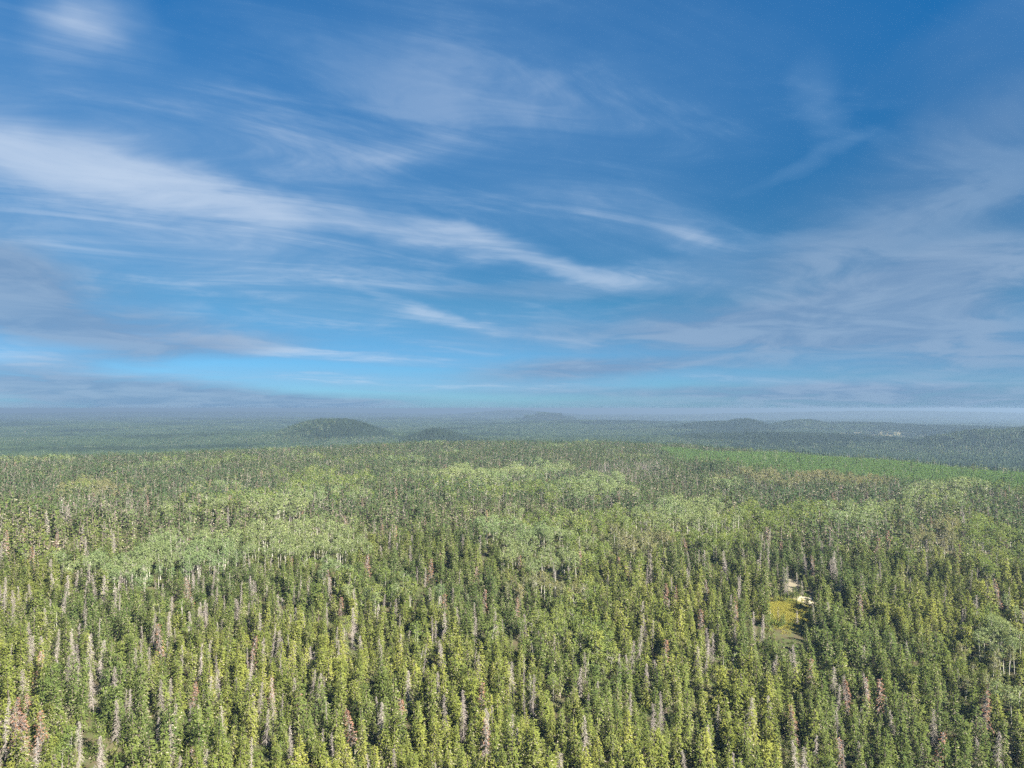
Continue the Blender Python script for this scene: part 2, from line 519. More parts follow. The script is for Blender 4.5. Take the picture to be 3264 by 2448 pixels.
def spruce(seed, h, r, cb, lod=0, club=0.0, ragged=0.3, lichen=0.25, rust=False):
    """returns dict part -> Geo ; parts trunk, crown, dead_branch"""
    rs = np.random.default_rng(seed)
    T, C, B = Geo(), Geo(), Geo()
    bx, by = rs.normal(0, 0.25, 2)
    def axis(z):
        t = z / h
        return np.array([bx * t * t, by * t * t, z])
    zs = [0, h * 0.35, h * 0.7, h]
    T.tube([axis(z) for z in zs], [0.17, 0.13, 0.08, 0.02], 5 if lod == 0 else 3, 0)
    dz = 0.42 if lod == 0 else 0.95
    z = cb * h
    big = 1.0 if lod == 0 else 1.9
    while z < h - 0.25:
        t = (h - z) / (h * (1 - cb))
        prof = min(1.0, (t * 1.06) ** 0.88) * (1 - 0.25 * max(0, t - 0.85) / 0.15)
        if club > 0: prof = max(prof, club * min(1.0, t / 0.05)) if t < 0.28 else prof
        nb = int(5 + 4 * prof) if lod == 0 else int(4 + 2 * prof)
        a0 = rs.random() * 6.28
        for k in range(nb):
            if rs.random() < ragged * (0.25 + t * 0.75): continue
            a = a0 + k * 6.28 / nb + rs.normal(0, 0.25)
            L = r * prof * rs.uniform(0.65, 1.2) + 0.12
            droop = 0.35 - 0.95 * t + rs.normal(0, 0.15)
            d = np.array([math.cos(a), math.sin(a), droop])
            p0 = axis(z)
            ns = max(1, int(round(L / (0.50 * big))))
            for i in range(ns):
                u = (i + 0.75 + rs.uniform(-0.2, 0.2)) / ns
                p = p0 + d * L * u * 0.9 + np.array([0, 0, -0.16 * L * u * u]) + rs.normal(0, 0.09, 3) * big
                for q in range(3 if lod == 0 else 1):
                    aa = a + rs.normal(0, 0.7)
                    dd = np.array([math.cos(aa) * 0.65, math.sin(aa) * 0.65, droop * 0.5 - 0.25 + rs.normal(0, 0.35)])
                    tan = rs.random() < lichen * (0.15 + 0.85 * t)
                    spray(B if tan else C, p, dd, rs.uniform(0.38, 0.72) * big, (rs.uniform(0.16, 0.30) if lod == 0 else rs.uniform(0.26, 0.42) * big) * (0.7 if tan else 1.0), 2 if tan else 1, rs, nrm=(math.cos(aa) * 0.8, math.sin(aa) * 0.8, 0.7))
        z += dz * rs.uniform(0.8, 1.2)
    # leader
    spray(C, axis(h - 0.5), np.array([0.05, 0, 1.0]), 0.9, 0.22 * big, 1, rs)
    # bare lower branches hung with pale lichen
    nb = int((16 + 110 * lichen) if lod == 0 else 5)
    for k in range(nb):
        z = rs.uniform(0.05 * h, h * (cb + (1 - cb) * 0.85 * rs.random()))
        t = (h - z) / (h * (1 - cb))
        L = r * min(1.0, (max(t, 0.05) * 1.2) ** 0.7) * rs.uniform(0.75, 1.15)
        a = rs.random() * 6.28
        p = axis(z)
        q = p + np.array([math.cos(a) * L, math.sin(a) * L, -L * rs.uniform(0.1, 0.6)])
        q = p + (q - p) * 1.12
        B.strip(p, q, 0.035 * big, 0, 2)
        for _q in range(2 if rs.random() < 0.75 else 0):
            pm = p + (q - p) * rs.uniform(0.5, 0.95)
            spray(B, pm, np.array([rs.normal(0, .4), rs.normal(0, .4), -0.8]), rs.uniform(0.35, 0.7) * big, rs.uniform(0.10, 0.22) * big, 2, rs)
    return {'trunk': T, 'crown': C, 'dead_branch': B}


def dead_spruce(seed, h, r, lod=0, rust=0.0, snag=False):
    rs = np.random.default_rng(seed)
    T, C, B = Geo(), Geo(), Geo()
    bx, by = rs.normal(0, 0.3, 2)
    def axis(z):
        t = z / h
        return np.array([bx * t * t, by * t * t, z])
    T.tube([axis(z) for z in (0, h * 0.4, h * 0.75, h)], [0.15, 0.11, 0.07, 0.02], 5 if lod == 0 else 3, 0)
    nb = int((h * 9.5 if not snag else h * 5) if lod == 0 else h * 2.2)
    big = 1.0 if lod == 0 else 1.8
    for k in range(nb):
        z = h * (0.18 + 0.81 * (k + rs.random()) / nb)
        t = (h - z) / (h * 0.8)
        L = r * min(1.0, t ** 0.9) * rs.uniform(0.6, 1.15) + 0.15
        if snag: L *= 0.6
        a = rs.random() * 6.28
        p = axis(z)
        sl = 0.25 - 0.9 * t + rs.normal(0, 0.2)
        m1 = p + np.array([math.cos(a), math.sin(a), sl]) * L * 0.55
        q = m1 + np.array([math.cos(a + 0.2), math.sin(a + 0.2), sl - 0.45]) * L * 0.5
        B.strip(p, m1, 0.036 * big, 0.03 * big, 2)
        B.strip(m1, q, 0.032 * big, 0, 2)
        for i in range(4 if lod == 0 else 1):
            s = p + (m1 - p) * rs.uniform(0.3, 1.0) if i else m1 + (q - m1) * rs.random()
            aa = a + rs.normal(0, 0.9)
            e = s + np.array([math.cos(aa), math.sin(aa), rs.uniform(-1.3, -0.1)]) * rs.uniform(0.3, 0.75)
            B.strip(s, e, 0.026 * big, 0, 2)
        if rust > 0:
            for i in range(3 if lod == 0 else 1):
                if rs.random() < rust:
                    s = p + (q - p) * rs.uniform(0.35, 1.0) + rs.normal(0, 0.1, 3)
                    aa = a + rs.normal(0, 0.6)
                    spray(C, s, np.array([math.cos(aa), math.sin(aa), sl - 0.3]), rs.uniform(0.35, 0.65) * big, rs.uniform(0.18, 0.3) * big, 1, rs)
    out = {'trunk': T, 'branch': B}
    if rust > 0: out['crown'] = C
    return out


def broadleaf(seed, h, r, cb, lod=0, clumps=46, bare=0.0):
    rs = np.random.default_rng(seed)
    T, C, B = Geo(), Geo(), Geo()
    bx, by = rs.normal(0, 0.5, 2)
    def axis(z):
        t = z / h
        return np.array([bx * t * t, by * t * t, z])
    T.tube([axis(z) for z in (0, h * 0.3, h * 0.6, h * 0.9)], [0.19, 0.15, 0.10, 0.03], 6 if lod == 0 else 3, 0)
    big = 1.0 if lod == 0 else 1.75
    cz, rz = h * (1 + cb) / 2, h * (1 - cb) / 2
    nc = clumps if lod == 0 else int(clumps * 0.55)
    for k in range(nc):
        a = rs.random() * 6.28
        ct = rs.uniform(-0.9, 1.0)
        rad = rs.uniform(0.5, 1.0) ** 0.5
        wz = math.sqrt(max(0.05, 1 - ct * ct))
        wide = 0.75 + 0.35 * (ct > 0)
        c = axis(cz) + np.array([math.cos(a) * r * rad * wz * wide, math.sin(a) * r * rad * wz * wide, rz * rad * ct])
        zb = max(h * cb * 0.9, c[2] - rs.uniform(1.2, 2.6))
        if k % 3 == 0 or bare > 0:
            b0 = axis(min(zb, h * 0.86)); mid = b0 * 0.45 + c * 0.55 + np.array([0, 0, -0.25])
            B.strip(b0, mid, 0.05 * big, 0.035 * big, 2); B.strip(mid, c, 0.035 * big, 0, 2)
            if bare > 0:
                for i in range(3):
                    s = mid + (c - mid) * rs.random()
                    B.strip(s, s + rs.normal(0, 0.35, 3) + np.array([0, 0, 0.3]), 0.022, 0, 2)
        if rs.random() < bare: continue
        cr = rs.uniform(0.45, 0.85)
        for i in range(15 if lod == 0 else 5):
            o = rs.normal(0, 1, 3); o /= np.linalg.norm(o)
            p = c + o * cr * rs.uniform(0.5, 1.0) * np.array([1.15, 1.15, 0.75])
            dd = np.cross(o, rs.normal(0, 1, 3)) + o * 0.35
            s = rs.uniform(0.30, 0.52) * big
            n_up = 0.5
            dd /= np.linalg.norm(dd)
            on = p - axis(cz); on = on / (np.linalg.norm(on) + 1e-6)
            spray(C, p, dd, s, s * 0.85, 1, rs, nrm=o * 0.6 + on * 0.5 + np.array([0, 0, 0.35]))
    out = {'trunk': T, 'branch': B}
    if C.n: out['crown'] = C
    return out


def blob_shrub(seed, r, h, n):
    rs = np.random.default_rng(seed)
    C = Geo()
    for k in range(n):
        o = rs.normal(0, 1, 3); o /= np.linalg.norm(o); o[2] = abs(o[2])
        p = o * np.array([r, r, h]) * rs.uniform(0.5, 1.0)
        spray(C, p, np.cross(o, rs.normal(0, 1, 3)) + o * 0.3, rs.uniform(.3, .55), rs.uniform(.25, .4), 1, rs)
    return {'crown': C}


def tuft(seed):
    rs = np.random.default_rng(seed)
    C = Geo()
    for k in range(14):
        p = np.array([rs.normal(0, .3), rs.normal(0, .3), 0])
        q = p + np.array([rs.normal(0, .2), rs.normal(0, .2), rs.uniform(.35, .75)])
        C.strip(p, q, 0.035, 0, 1)
    return {'crown': C}


def young_pine(seed, h, r):
    rs = np.random.default_rng(seed)
    T, C = Geo(), Geo()
    T.tube([(0, 0, 0), (0, 0, h)], [0.10, 0.01], 3, 0)
    z = 0.12 * h
    while z < h - 0.3:
        t = (h - z) / (h * 0.88)
        for k in range(5):
            a = rs.random() * 6.28
            L = r * t ** 0.8 * rs.uniform(0.5, 1.1)
            d = np.array([math.cos(a), math.sin(a), 0.25])
            spray(C, np.array([0, 0, z]) + d * L * 0.45, d + rs.normal(0, .3, 3), 0.35 + L * 0.6, 0.55, 1, rs, up=0.9)
        z += 0.5
    spray(C, np.array([0, 0, h - 0.6]), np.array([0.05, 0, 1.0]), 0.9, 0.3, 1, rs)
    return {'trunk': T, 'crown': C}


def join(parts):
    v, f, m = [], [], []
    for g in parts.values():
        k = len(v)
        v += g.v; f += [tuple(i + k for i in t) for t in g.f]; m += g.m
    return v, f, m


# prototypes: name -> list of (parts, height)
SPRUCE_SPECS = [  # h, r, crown base, club top, raggedness, lichen, look
    (13.0, 2.20, 0.10, 0.0, 0.16, 0.08, 'full conical green spruce'),
    (12.0, 1.75, 0.18, 0.0, 0.24, 0.14, 'narrow olive green spruce'),
    (13.0, 1.55, 0.26, 0.34, 0.28, 0.22, 'slender club-topped spruce'),
    (11.0, 2.25, 0.10, 0.0, 0.18, 0.08, 'broad bushy green spruce'),
    (14.5, 2.00, 0.22, 0.0, 0.28, 0.16, 'tall ragged green spruce'),
    (11.0, 1.55, 0.22, 0.0, 0.34, 0.30, 'thin lichen-hung spruce'),
    (12.5, 2.20, 0.32, 0.50, 0.24, 0.12, 'round-topped green spruce'),
    (9.5, 1.85, 0.08, 0.0, 0.20, 0.08, 'short dense green spruce'),
]
P_SPRUCE = [(spruce(100 + i, h, r, cb, 0, cl, rg, li), h, r) for i, (h, r, cb, cl, rg, li, _) in enumerate(SPRUCE_SPECS)]
P_SPRUCE_FAR = [(spruce(150 + i, h, r, cb, 1, cl, rg, li), h, r) for i, (h, r, cb, cl, rg, li, _) in enumerate(SPRUCE_SPECS[:6])]
GREY_SPECS = [(14.0, 2.1, False), (12.5, 1.7, False), (14.5, 1.85, False), (12.0, 1.6, True), (13.5, 1.5, True)]
GREY_LOOK = ['tall drooping grey dead spruce', 'narrow grey dead spruce', 'silvery grey dead spruce', 'thin stubby grey snag', 'slim pale grey snag']
P_GREY = [(dead_spruce(200 + i, h, r, 0, 0.0, s), h, r) for i, (h, r, s) in enumerate(GREY_SPECS)]
P_GREY_FAR = [(dead_spruce(220 + i, h, r * 1.1, 1, 0.0, s), h, r) for i, (h, r, s) in enumerate(GREY_SPECS[:3])]
RUST_LOOK = ['rust-red dead spruce', 'half-bare rusty dead spruce', 'orange-brown dead spruce']
P_RUST = [(dead_spruce(240, 13.5, 2.0, 0, 0.95), 13.5, 2.0), (dead_spruce(241, 13.5, 1.9, 0, 0.55), 13.5, 1.9), (dead_spruce(242, 12.5, 1.8, 0, 1.0), 12.5, 1.8)]
ASPEN_SPECS = [(15.5, 2.8, 0.50), (14.5, 2.5, 0.50), (16.0, 2.5, 0.55), (13.5, 2.9, 0.42)]
ASPEN_LOOK = ['tall blue-green aspen', 'slim pale-trunked aspen', 'high-crowned aspen', 'wide rounded blue-green aspen']
P_ASPEN = [(broadleaf(300 + i, h, r, cb), h, r) for i, (h, r, cb) in enumerate(ASPEN_SPECS)]
P_ASPEN_FAR = [(broadleaf(320 + i, h, r, cb, 1), h, r) for i, (h, r, cb) in enumerate(ASPEN_SPECS)]
BIRCH_SPECS = [(12.0, 2.7, 0.28), (10.5, 2.4, 0.26), (13.0, 2.5, 0.38)]
BIRCH_LOOK = ['rounded yellow-green birch', 'small yellow-green birch', 'upright yellow-green birch']
P_BIRCH = [(broadleaf(340 + i, h, r, cb, 0, 40), h, r) for i, (h, r, cb) in enumerate(BIRCH_SPECS)]
P_BIRCH_FAR = [(broadleaf(350 + i, h, r, cb, 1, 40), h, r) for i, (h, r, cb) in enumerate(BIRCH_SPECS)]
P_PALE = [(broadleaf(360 + i, h, r, cb, 0, 34, 0.15), h, r) for i, (h, r, cb) in enumerate([(12.5, 2.0, 0.35), (13.5, 1.8, 0.42)])]
PALE_LOOK = ['thin tan-green birch', 'sparse pale tan birch']
P_BARE = [(broadleaf(380 + i, h, r, cb, 0, 9, 1.0), h, r) for i, (h, r, cb) in enumerate([(14.5, 1.3, 0.6), (13.0, 1.0, 0.65), (15.5, 1.5, 0.55)])]
BARE_LOOK = ['leafless white aspen trunk', 'dead white aspen pole', 'leafless forked white aspen']
P_PINE = [(young_pine(400 + i, 7.5 - 0.6 * i, 1.3), 7.5 - 0.6 * i, 1.3) for i in range(3)]
P_SHRUB = [(blob_shrub(420 + i, 1.2 + 0.3 * i, 1.3 + 0.5 * i, 60), 2.0, 1.3) for i in range(3)]
P_TUFT = [(tuft(430 + i), 0.6, 0.4) for i in range(3)]

# kind -> (prototypes, far prototypes, trunk material, crown material, twig material)
KINDS = {
    'spruce': (P_SPRUCE, P_SPRUCE_FAR, M_BARK, M_SPRUCE, M_TWIG),
    'grey': (P_GREY, P_GREY_FAR, M_DEADBARK, M_GREY, M_GREY),
    'rust': (P_RUST, P_RUST, M_DEADBARK, M_RUST, M_GREY),
    'aspen': (P_ASPEN, P_ASPEN_FAR, M_WHITE, M_ASPEN, M_LIMB),
    'birch': (P_BIRCH, P_BIRCH_FAR, M_LIMB, M_BIRCH, M_LIMB),
    'pale': (P_PALE, P_PALE, M_WHITE, M_PALE, M_LIMB),
    'bare': (P_BARE, P_BARE, M_WHITE, M_WHITE, M_WHITE),
}

# ------------------------------------------------------------------ where the trees stand
# stands of broadleaf trees, seen in the photograph at (px, py) with half sizes; kind, share
STANDS = [
    (400, 1795, 150, 34, 'aspen', .85), (650, 1738, 200, 46, 'aspen', .88), (960, 1700, 180, 56, 'aspen', .9), (520, 1770, 120, 36, 'aspen', .8),
    (1050, 1512, 170, 24, 'birch', .6), (950, 1545, 110, 16, 'birch', .6), (1560, 1508, 190, 15, 'aspen', .9), (1620, 1538, 290, 24, 'birch', .45), (1900, 1545, 140, 24, 'aspen', .6), (1760, 1480, 80, 12, 'aspen', .8),
    (1750, 1725, 150, 80, 'aspen', .85), (1620, 1655, 90, 45, 'aspen', .85), (1790, 1650, 190, 36, 'birch', .65), (1990, 1715, 170, 40, 'pale', .75), (1870, 1720, 60, 60, 'birch', .6),
    (2190, 1630, 170, 40, 'aspen', .95), (1990, 1640, 110, 36, 'birch', .7), (2380, 1640, 130, 40, 'birch', .8), (2250, 1700, 160, 30, 'birch', .7),
    (2620, 1620, 200, 26, 'birch', .75), (2760, 1632, 130, 24, 'aspen', .7), (2530, 1513, 190, 14, 'pale', .85), (2760, 1520, 110, 12, 'pale', .8), (3050, 1545, 160, 10, 'aspen', .6),
    (3000, 1690, 110, 44, 'pale', .7), (3170, 1735, 110, 60, 'birch', .75), (3150, 1660, 110, 24, 'birch', .6), (2890, 1680, 60, 26, 'pale', .6),
    (1790, 1960, 90, 46, 'birch', .85), (1900, 2040, 75, 60, 'birch', .75), (1720, 1855, 130, 30, 'pale', .7), (1830, 1880, 110, 34, 'birch', .6),
    (3200, 2010, 90, 60, 'aspen', .85), (3140, 1950, 60, 22, 'birch', .9), (3120, 2090, 110, 60, 'pale', .55), (3235, 2170, 50, 90, 'aspen', .6), (2990, 2020, 80, 40, 'birch', .45),
    (320, 1545, 130, 16, 'pale', .7), (250, 1543, 60, 12, 'birch', .6), (880, 1607, 80, 24, 'aspen', .85), (790, 1572, 100, 16, 'birch', .6), (180, 1765, 26, 14, 'aspen', .9),
    (315, 2205, 34, 30, 'birch', .95), (215, 2345, 30, 46, 'birch', .95), (2160, 2420, 44, 50, 'birch', .8), (2010, 2330, 70, 40, 'birch', .4), (1545, 1990, 60, 30, 'birch', .3),
    (1180, 1452, 200, 8, 'birch', .35), (700, 1460, 160, 8, 'birch', .4), (2050, 1470, 60, 12, 'grey', .5), (2010, 1500, 120, 26, 'grey', .35), (330, 1600, 140, 26, 'grey', .25), (880, 2040, 60, 50, 'grey', .4),
    (1000, 1900, 500, 120, 'grey', .05), (520, 2000, 500, 300, 'grey', .12), (160, 2250, 260, 200, 'grey', .20), (60, 2290, 60, 60, 'rust', .30), (2300, 2080, 300, 200, 'grey', .05), (2250, 1790, 260, 40, 'grey', .14), (2600, 1800, 240, 40, 'grey', .08),
]
# single dead trees that catch the eye: photo px of the tip
RUST_TIPS = [(1548, 1627), (1849, 1755), (1966, 1774), (1374, 1779), (1513, 1806), (1092, 1901), (1420, 1890), (1542, 1877), (1285, 2224), (1122, 2256), (1548, 2289), (2118, 2034),
             (2118, 1860), (1171, 1768), (66, 1682), (20, 1690), (181, 1697), (595, 1672), (516, 1983), (807, 2024), (123, 2075), (77, 2275), (861, 2160), (603, 1835), (1045, 1815),
             (2442, 1679), (2595, 1768), (2829, 1690), (2490, 1726), (2250, 1847), (2347, 1931), (2702, 2168), (2758, 2160), (2805, 2165), (3134, 2195), (2534, 2244), (2584, 2095),
             (3179, 1842), (634, 1573), (470, 1578), (721, 1553), (1694, 1489), (2185, 1715), (2740, 1890), (2990, 2330)]
GREY_TIPS = [(1079, 2034), (1480, 2194), (1423, 2213), (1217, 2237), (1179, 2395), (1868, 2072), (1979, 2083), (1510, 2066), (1420, 1947), (1602, 1974), (1583, 1947), (2085, 2235), (1776, 2387),
             (1868, 2278), (1770, 1790), (1521, 1643), (1529, 1703), (1483, 1670), (2188, 2387), (1632, 2104), (767, 1850), (889, 2009), (905, 2030), (716, 2249), (368, 2121), (302, 2137), (373, 2234),
             (383, 1886), (194, 1886), (20, 2290), (174, 2397), (491, 1953), (286, 2019), (649, 2392), (332, 1830), (87, 1999), (930, 2305), (317, 1968), (542, 1958), (327, 2336), (409, 2428),
             (2660, 2121), (2521, 2074), (2384, 2216), (2537, 2358), (2563, 2379), (2692, 2358), (3157, 1853), (3213, 1868), (3110, 1895), (3008, 1863), (2247, 2042), (2271, 2010), (2626, 1726),
             (2431, 1721), (3173, 2326), (1700, 2150), (1300, 2130), (1560, 2250), (2040, 1990), (1350, 2050), (1010, 2140)]
BARE_TIPS = [(2212, 1628), (2224, 1650), (2237, 1636), (2250, 1640), (2262, 1632), (2270, 1648), (2282, 1642), (2292, 1624), (2300, 1640), (2310, 1644), (2340, 1622), (2352, 1632), (2150, 1652), (2160, 1660),
             (1690, 2140), (1785, 1690), (1850, 1700), (2060, 1650), (840, 1660), (870, 1690), (590, 1700), (700, 1740), (3000, 1690), (3130, 1720), (1960, 1690), (1975, 1700), (1990, 1688), (2010, 1694), (2030, 1700), (1500, 1880)]


def tip_position(px, py, h):
    return ground_point(px, py, h)


trees = []      # x, y, kind, variant, height scale, lean x, lean y, yaw


def add_special(tips, kind, hmin, hmax):
    for (px, py) in tips:
        k = int(rng.integers(len(KINDS[kind][0])))
        h0 = KINDS[kind][0][k][1]
        s = rng.uniform(hmin, hmax)
        p = tip_position(px, py, h0 * s)
        trees.append((p[0], p[1], kind, k, s, rng.normal(0, .045), rng.normal(0, .045), rng.random() * 6.28))


add_special(RUST_TIPS, 'rust', 1.02, 1.12)
add_special(GREY_TIPS, 'grey', 1.02, 1.14)
add_special(BARE_TIPS, 'bare', 0.95, 1.1)
SPECIAL = np.array([(t[0], t[1]) for t in trees])


def in_patch(x, y, grow=1.0):
    """tree-free ground: meadow and sand and the gap in front of the meadow"""
    m_ = np.zeros(len(x), bool)
    fr = MEADOW * 0.90
    for (cx, cy_, a, b, ang, _) in GROUND_PATCHES[:3] + [(fr[0] + 3, fr[1] + 6, 10, 21, -0.37, None)]:
        u = (x - cx) * math.cos(ang) + (y - cy_) * math.sin(ang)
        v = -(x - cx) * math.sin(ang) + (y - cy_) * math.cos(ang)
        m_ |= (u / (a * grow)) ** 2 + (v / (b * grow)) ** 2 < 1
    return m_


AZ_MAX = 42.0
CELL = 3.95


def scatter_near():
    n = int(1480 / CELL)
    gx, gy = np.meshgrid(np.arange(-n * 0.72, n * 0.72), np.arange(18, n))
    gx = gx.ravel(); gy = gy.ravel()
    x = (gx + rng.uniform(-0.46, 0.46, len(gx))) * CELL
    y = (gy + rng.uniform(-0.46, 0.46, len(gx))) * CELL
    r = np.hypot(x, y); az = np.degrees(np.arctan2(x, y))
    edge = np.interp(az, EDGE_AZ, EDGE_R)
    keep = (np.abs(az) < AZ_MAX) & (r > 84) & (r < edge + 130) & (rng.random(len(x)) < 0.80 + 0.25 * np.sin(x / 9.0 + 2 * np.sin(y / 17.0)) * np.sin(y / 11.0 + 1.5 * np.sin(x / 23.0)))
    keep &= rng.random(len(x)) < np.interp(r, [220, 480], [1.0, 0.80])
    keep &= ~((in_patch(x, y, 0.80)) & (rng.random(len(x)) < np.where(np.hypot(x - SAND[0], y - SAND[1]) < 13, 0.45, 0.95)))
    x, y = x[keep], y[keep]
    if len(SPECIAL):
        ok = np.ones(len(x), bool)
        for (sx, sy) in SPECIAL:
            d = np.hypot(x - sx, y - sy)
            ok &= d > 1.9
            # nothing tall right in front of a tree that shows in the photograph
            dist = math.hypot(sx, sy)
            u = (x * sx + y * sy) / dist; v = np.abs(x * sy - y * sx) / dist
            ok &= ~((u < dist) & (u > dist - 3.6) & (v < 1.3))
        x, y = x[ok], y[ok]
    return x, y


nx, ny = scatter_near()
nz = terrain(nx, ny)
ppx, ppy = project(nx, ny, nz + 11.5)
N = len(nx)
kind = np.array(['spruce'] * N, dtype=object)
u01 = rng.random(N)
kind[u01 < 0.062] = 'grey'
kind[(u01 > 0.07) & (u01 < 0.074)] = 'rust'
kind[(u01 > 0.08) & (u01 < 0.10)] = 'birch'
# clumps of mixed wood between the stands
cl = np.sin(nx / 37 + 1.2 * np.sin(ny / 53)) * np.sin(ny / 61 + 1.1 * np.sin(nx / 71))
mixm = (cl > 0.76) & (rng.random(N) < 0.28) & (ppy < 1900)
kind[mixm] = np.where(rng.random(mixm.sum()) < 0.5, 'birch', 'aspen')
jx = ppx + rng.normal(0, 16, N) + 22 * np.sin(ppy / 17.0 + ppx / 90.0)
jy = ppy + rng.normal(0, 4, N) + 7 * np.sin(ppx / 37.0) + 5 * np.sin(ppx / 13.0 + 1)
for (cx, cy_, a, b, kd, share) in STANDS:
    q = ((jx - cx) / a) ** 2 + ((jy - cy_) / b) ** 2
    # ragged outline
    q = q * (1 + 0.35 * np.sin(ppx / 23.0 + ppy / 11.0))
    pick = (q < 1) & (rng.random(N) < share * np.clip(1.6 - q, 0, 1))
    kind[pick] = kd
# plantation of young pines on the right, behind the mixed wood
az_n = np.degrees(np.arctan2(nx, ny)); r_n = np.hypot(nx, ny)
pl_in = np.interp(az_n, [11.5, 13, 18, 25, 31, 37, 42], [1180, 960, 850, 810, 775, 745, 720])
PLANT = (az_n > 12.0 + 0.5 * np.sin(r_n / 40)) & (r_n > pl_in + 10 * np.sin(az_n * 3)) & (r_n < np.interp(az_n, EDGE_AZ, EDGE_R) + np.interp(az_n, [16, 22], [50, 140]))
plant_keep = PLANT & (rng.random(N) < 0.965)
kind[plant_keep] = 'none'

hs_all = {'spruce': (0.56, 1.20), 'grey': (0.8, 1.05), 'rust': (0.85, 1.05), 'aspen': (0.82, 1.05), 'birch': (0.75, 1.1), 'pale': (0.8, 1.05), 'bare': (0.8, 1.0)}
STAND_H = 1.0 + 0.13 * np.sin(nx / 19 + 1.3 * np.sin(ny / 27)) * np.sin(ny / 23 + 1.1 * np.sin(nx / 31)) + 0.06 * np.sin(nx / 77 - ny / 59)
STAND_H = np.where(in_patch(nx, ny, 1.0), STAND_H * 0.5, STAND_H)
stand_drop = np.isin(kind, ['aspen', 'birch', 'pale']) & (rng.random(N) < np.interp(r_n, [220, 480], [0.10, 0.08]))
kind[stand_drop] = 'none'
for i in range(N):
    kd = kind[i]
    if kd == 'none': continue
    k = int(rng.integers(len(KINDS[kd][0])))
    a, b = hs_all[kd]
    trees.append((nx[i], ny[i], kd, k, rng.uniform(a, b) * STAND_H[i], rng.normal(0, .045), rng.normal(0, .045), rng.random() * 6.28))
NS = len(SPECIAL)
TX = np.array([t[0] for t in trees]); TY = np.array([t[1] for t in trees])
TZ = terrain(TX, TY) - 0.12
TK = np.array([t[2] for t in trees], dtype=object)
TH = np.array([KINDS[t[2]][0][t[3]][1] * t[4] for t in trees])
TR = np.hypot(TX, TY)

# ------------------------------------------------------------------ which trees show largest: front to back over a pixel grid
GW, GH = 1024, 768
WIDE = {'spruce': 1.32, 'grey': 1.05, 'rust': 1.15, 'aspen': 1.08, 'birch': 1.08, 'pale': 1.05, 'bare': 1.0}
cover = np.zeros((GH, GW), bool)
shown = np.zeros(len(trees), int)
sc_px = GW / 3264.0
tpx, tpy = project(TX, TY, TZ + TH)
bpx, bpy_ = project(TX, TY, TZ)
order = np.argsort(TR)
tip_x, tip_y = tpx * sc_px, tpy * sc_px
for i in order:
    if TR[i] > 620: break
    kd = TK[i]
    rad = WIDE[kd] * KINDS[kd][0][trees[i][3]][2] * F_PX / TR[i] * sc_px
    y0, y1 = tip_y[i], bpy_[i] * sc_px
    if y0 > GH - 6 or tip_x[i] < -2 or tip_x[i] > GW + 2: continue
    tall = y1 - y0
    cnt = 0
    crown = {'spruce': .75, 'grey': .75, 'rust': .75, 'aspen': .5, 'birch': .65, 'pale': .6, 'bare': .4}[kd]
    for yy in range(max(0, int(y0)), min(GH, int(y0 + tall * crown))):
        t = (yy - y0) / (tall * crown)
        w = rad * (min(1.0, 0.15 + t * 1.1) if kd in ('spruce', 'grey', 'rust') else math.sqrt(max(0.05, 1 - (2 * t - 1) ** 2))) * (0.35 if kd == 'bare' else 0.9)
        x0, x1 = int(max(0, tip_x[i] - w)), int(min(GW, tip_x[i] + w + 1))
        if x1 <= x0: continue
        row = cover[yy, x0:x1]
        cnt += int((~row).sum())
        if kd not in ('grey', 'bare', 'pale'): row[:] = True
    shown[i] = cnt

LIMIT = {'spruce': 300, 'grey': 300, 'rust': 300, 'aspen': 300, 'birch': 300, 'pale': 300, 'bare': 120}
single = np.zeros(len(trees), bool)
for kd, lim in LIMIT.items():
    ids = np.where((TK == kd) & (shown >= (14 if kd not in ('bare', 'grey') else 6)))[0]
    ids = ids[np.argsort(-shown[ids])][:lim]
    single[ids] = True

# ------------------------------------------------------------------ individual trees
TREE_NAMES = {'spruce': 'spruce_tree', 'grey': 'dead_spruce', 'rust': 'rusty_dead_spruce', 'aspen': 'aspen_tree', 'birch': 'birch_tree', 'pale': 'pale_birch', 'bare': 'leafless_aspen'}
TREE_GROUP = {'spruce': 'green spruces of the near forest', 'grey': 'grey dead spruces in the forest', 'rust': 'rust-coloured dead spruces', 'aspen': 'aspens of the pale green stands',
              'birch': 'yellow-green birches', 'pale': 'thin tan birches', 'bare': 'leafless white aspens'}
TREE_CAT = {'spruce': 'spruce', 'grey': 'dead tree', 'rust': 'dead tree', 'aspen': 'aspen', 'birch': 'birch', 'pale': 'birch', 'bare': 'dead aspen'}
LOOKS = {'spruce': [s[6] for s in SPRUCE_SPECS], 'grey': GREY_LOOK, 'rust': RUST_LOOK, 'aspen': ASPEN_LOOK, 'birch': BIRCH_LOOK, 'pale': PALE_LOOK, 'bare': BARE_LOOK}
PART_MESH = {}


def part_meshes(kd, k):
    key = (kd, k)
    if key not in PART_MESH:
        protos, _, mt, mc, mw = KINDS[kd]
        out = []
        for nm, g in protos[k][0].items():
            me = bpy.data.meshes.new(nm)
            me.from_pydata(g.v, [], g.f)
            me.materials.append({'trunk': mt, 'crown': mc}.get(nm, mw))
            out.append((nm, me))
        PART_MESH[key] = out
    return PART_MESH[key]


seen_labels = set()
ONES = 'zero one two three four five six seven eight nine ten eleven twelve thirteen fourteen fifteen sixteen seventeen eighteen nineteen'.split()
TENS = 'x x twenty thirty forty fifty sixty seventy eighty ninety'.split()


def words_of(v):
    half = int(round(v * 2))
    n, h = half // 2, half % 2
    t = ONES[n] if n < 20 else (TENS[n // 10] + ('-' + ONES[n % 10] if n % 10 else '') if n < 100 else 'hundred')
    return t, h


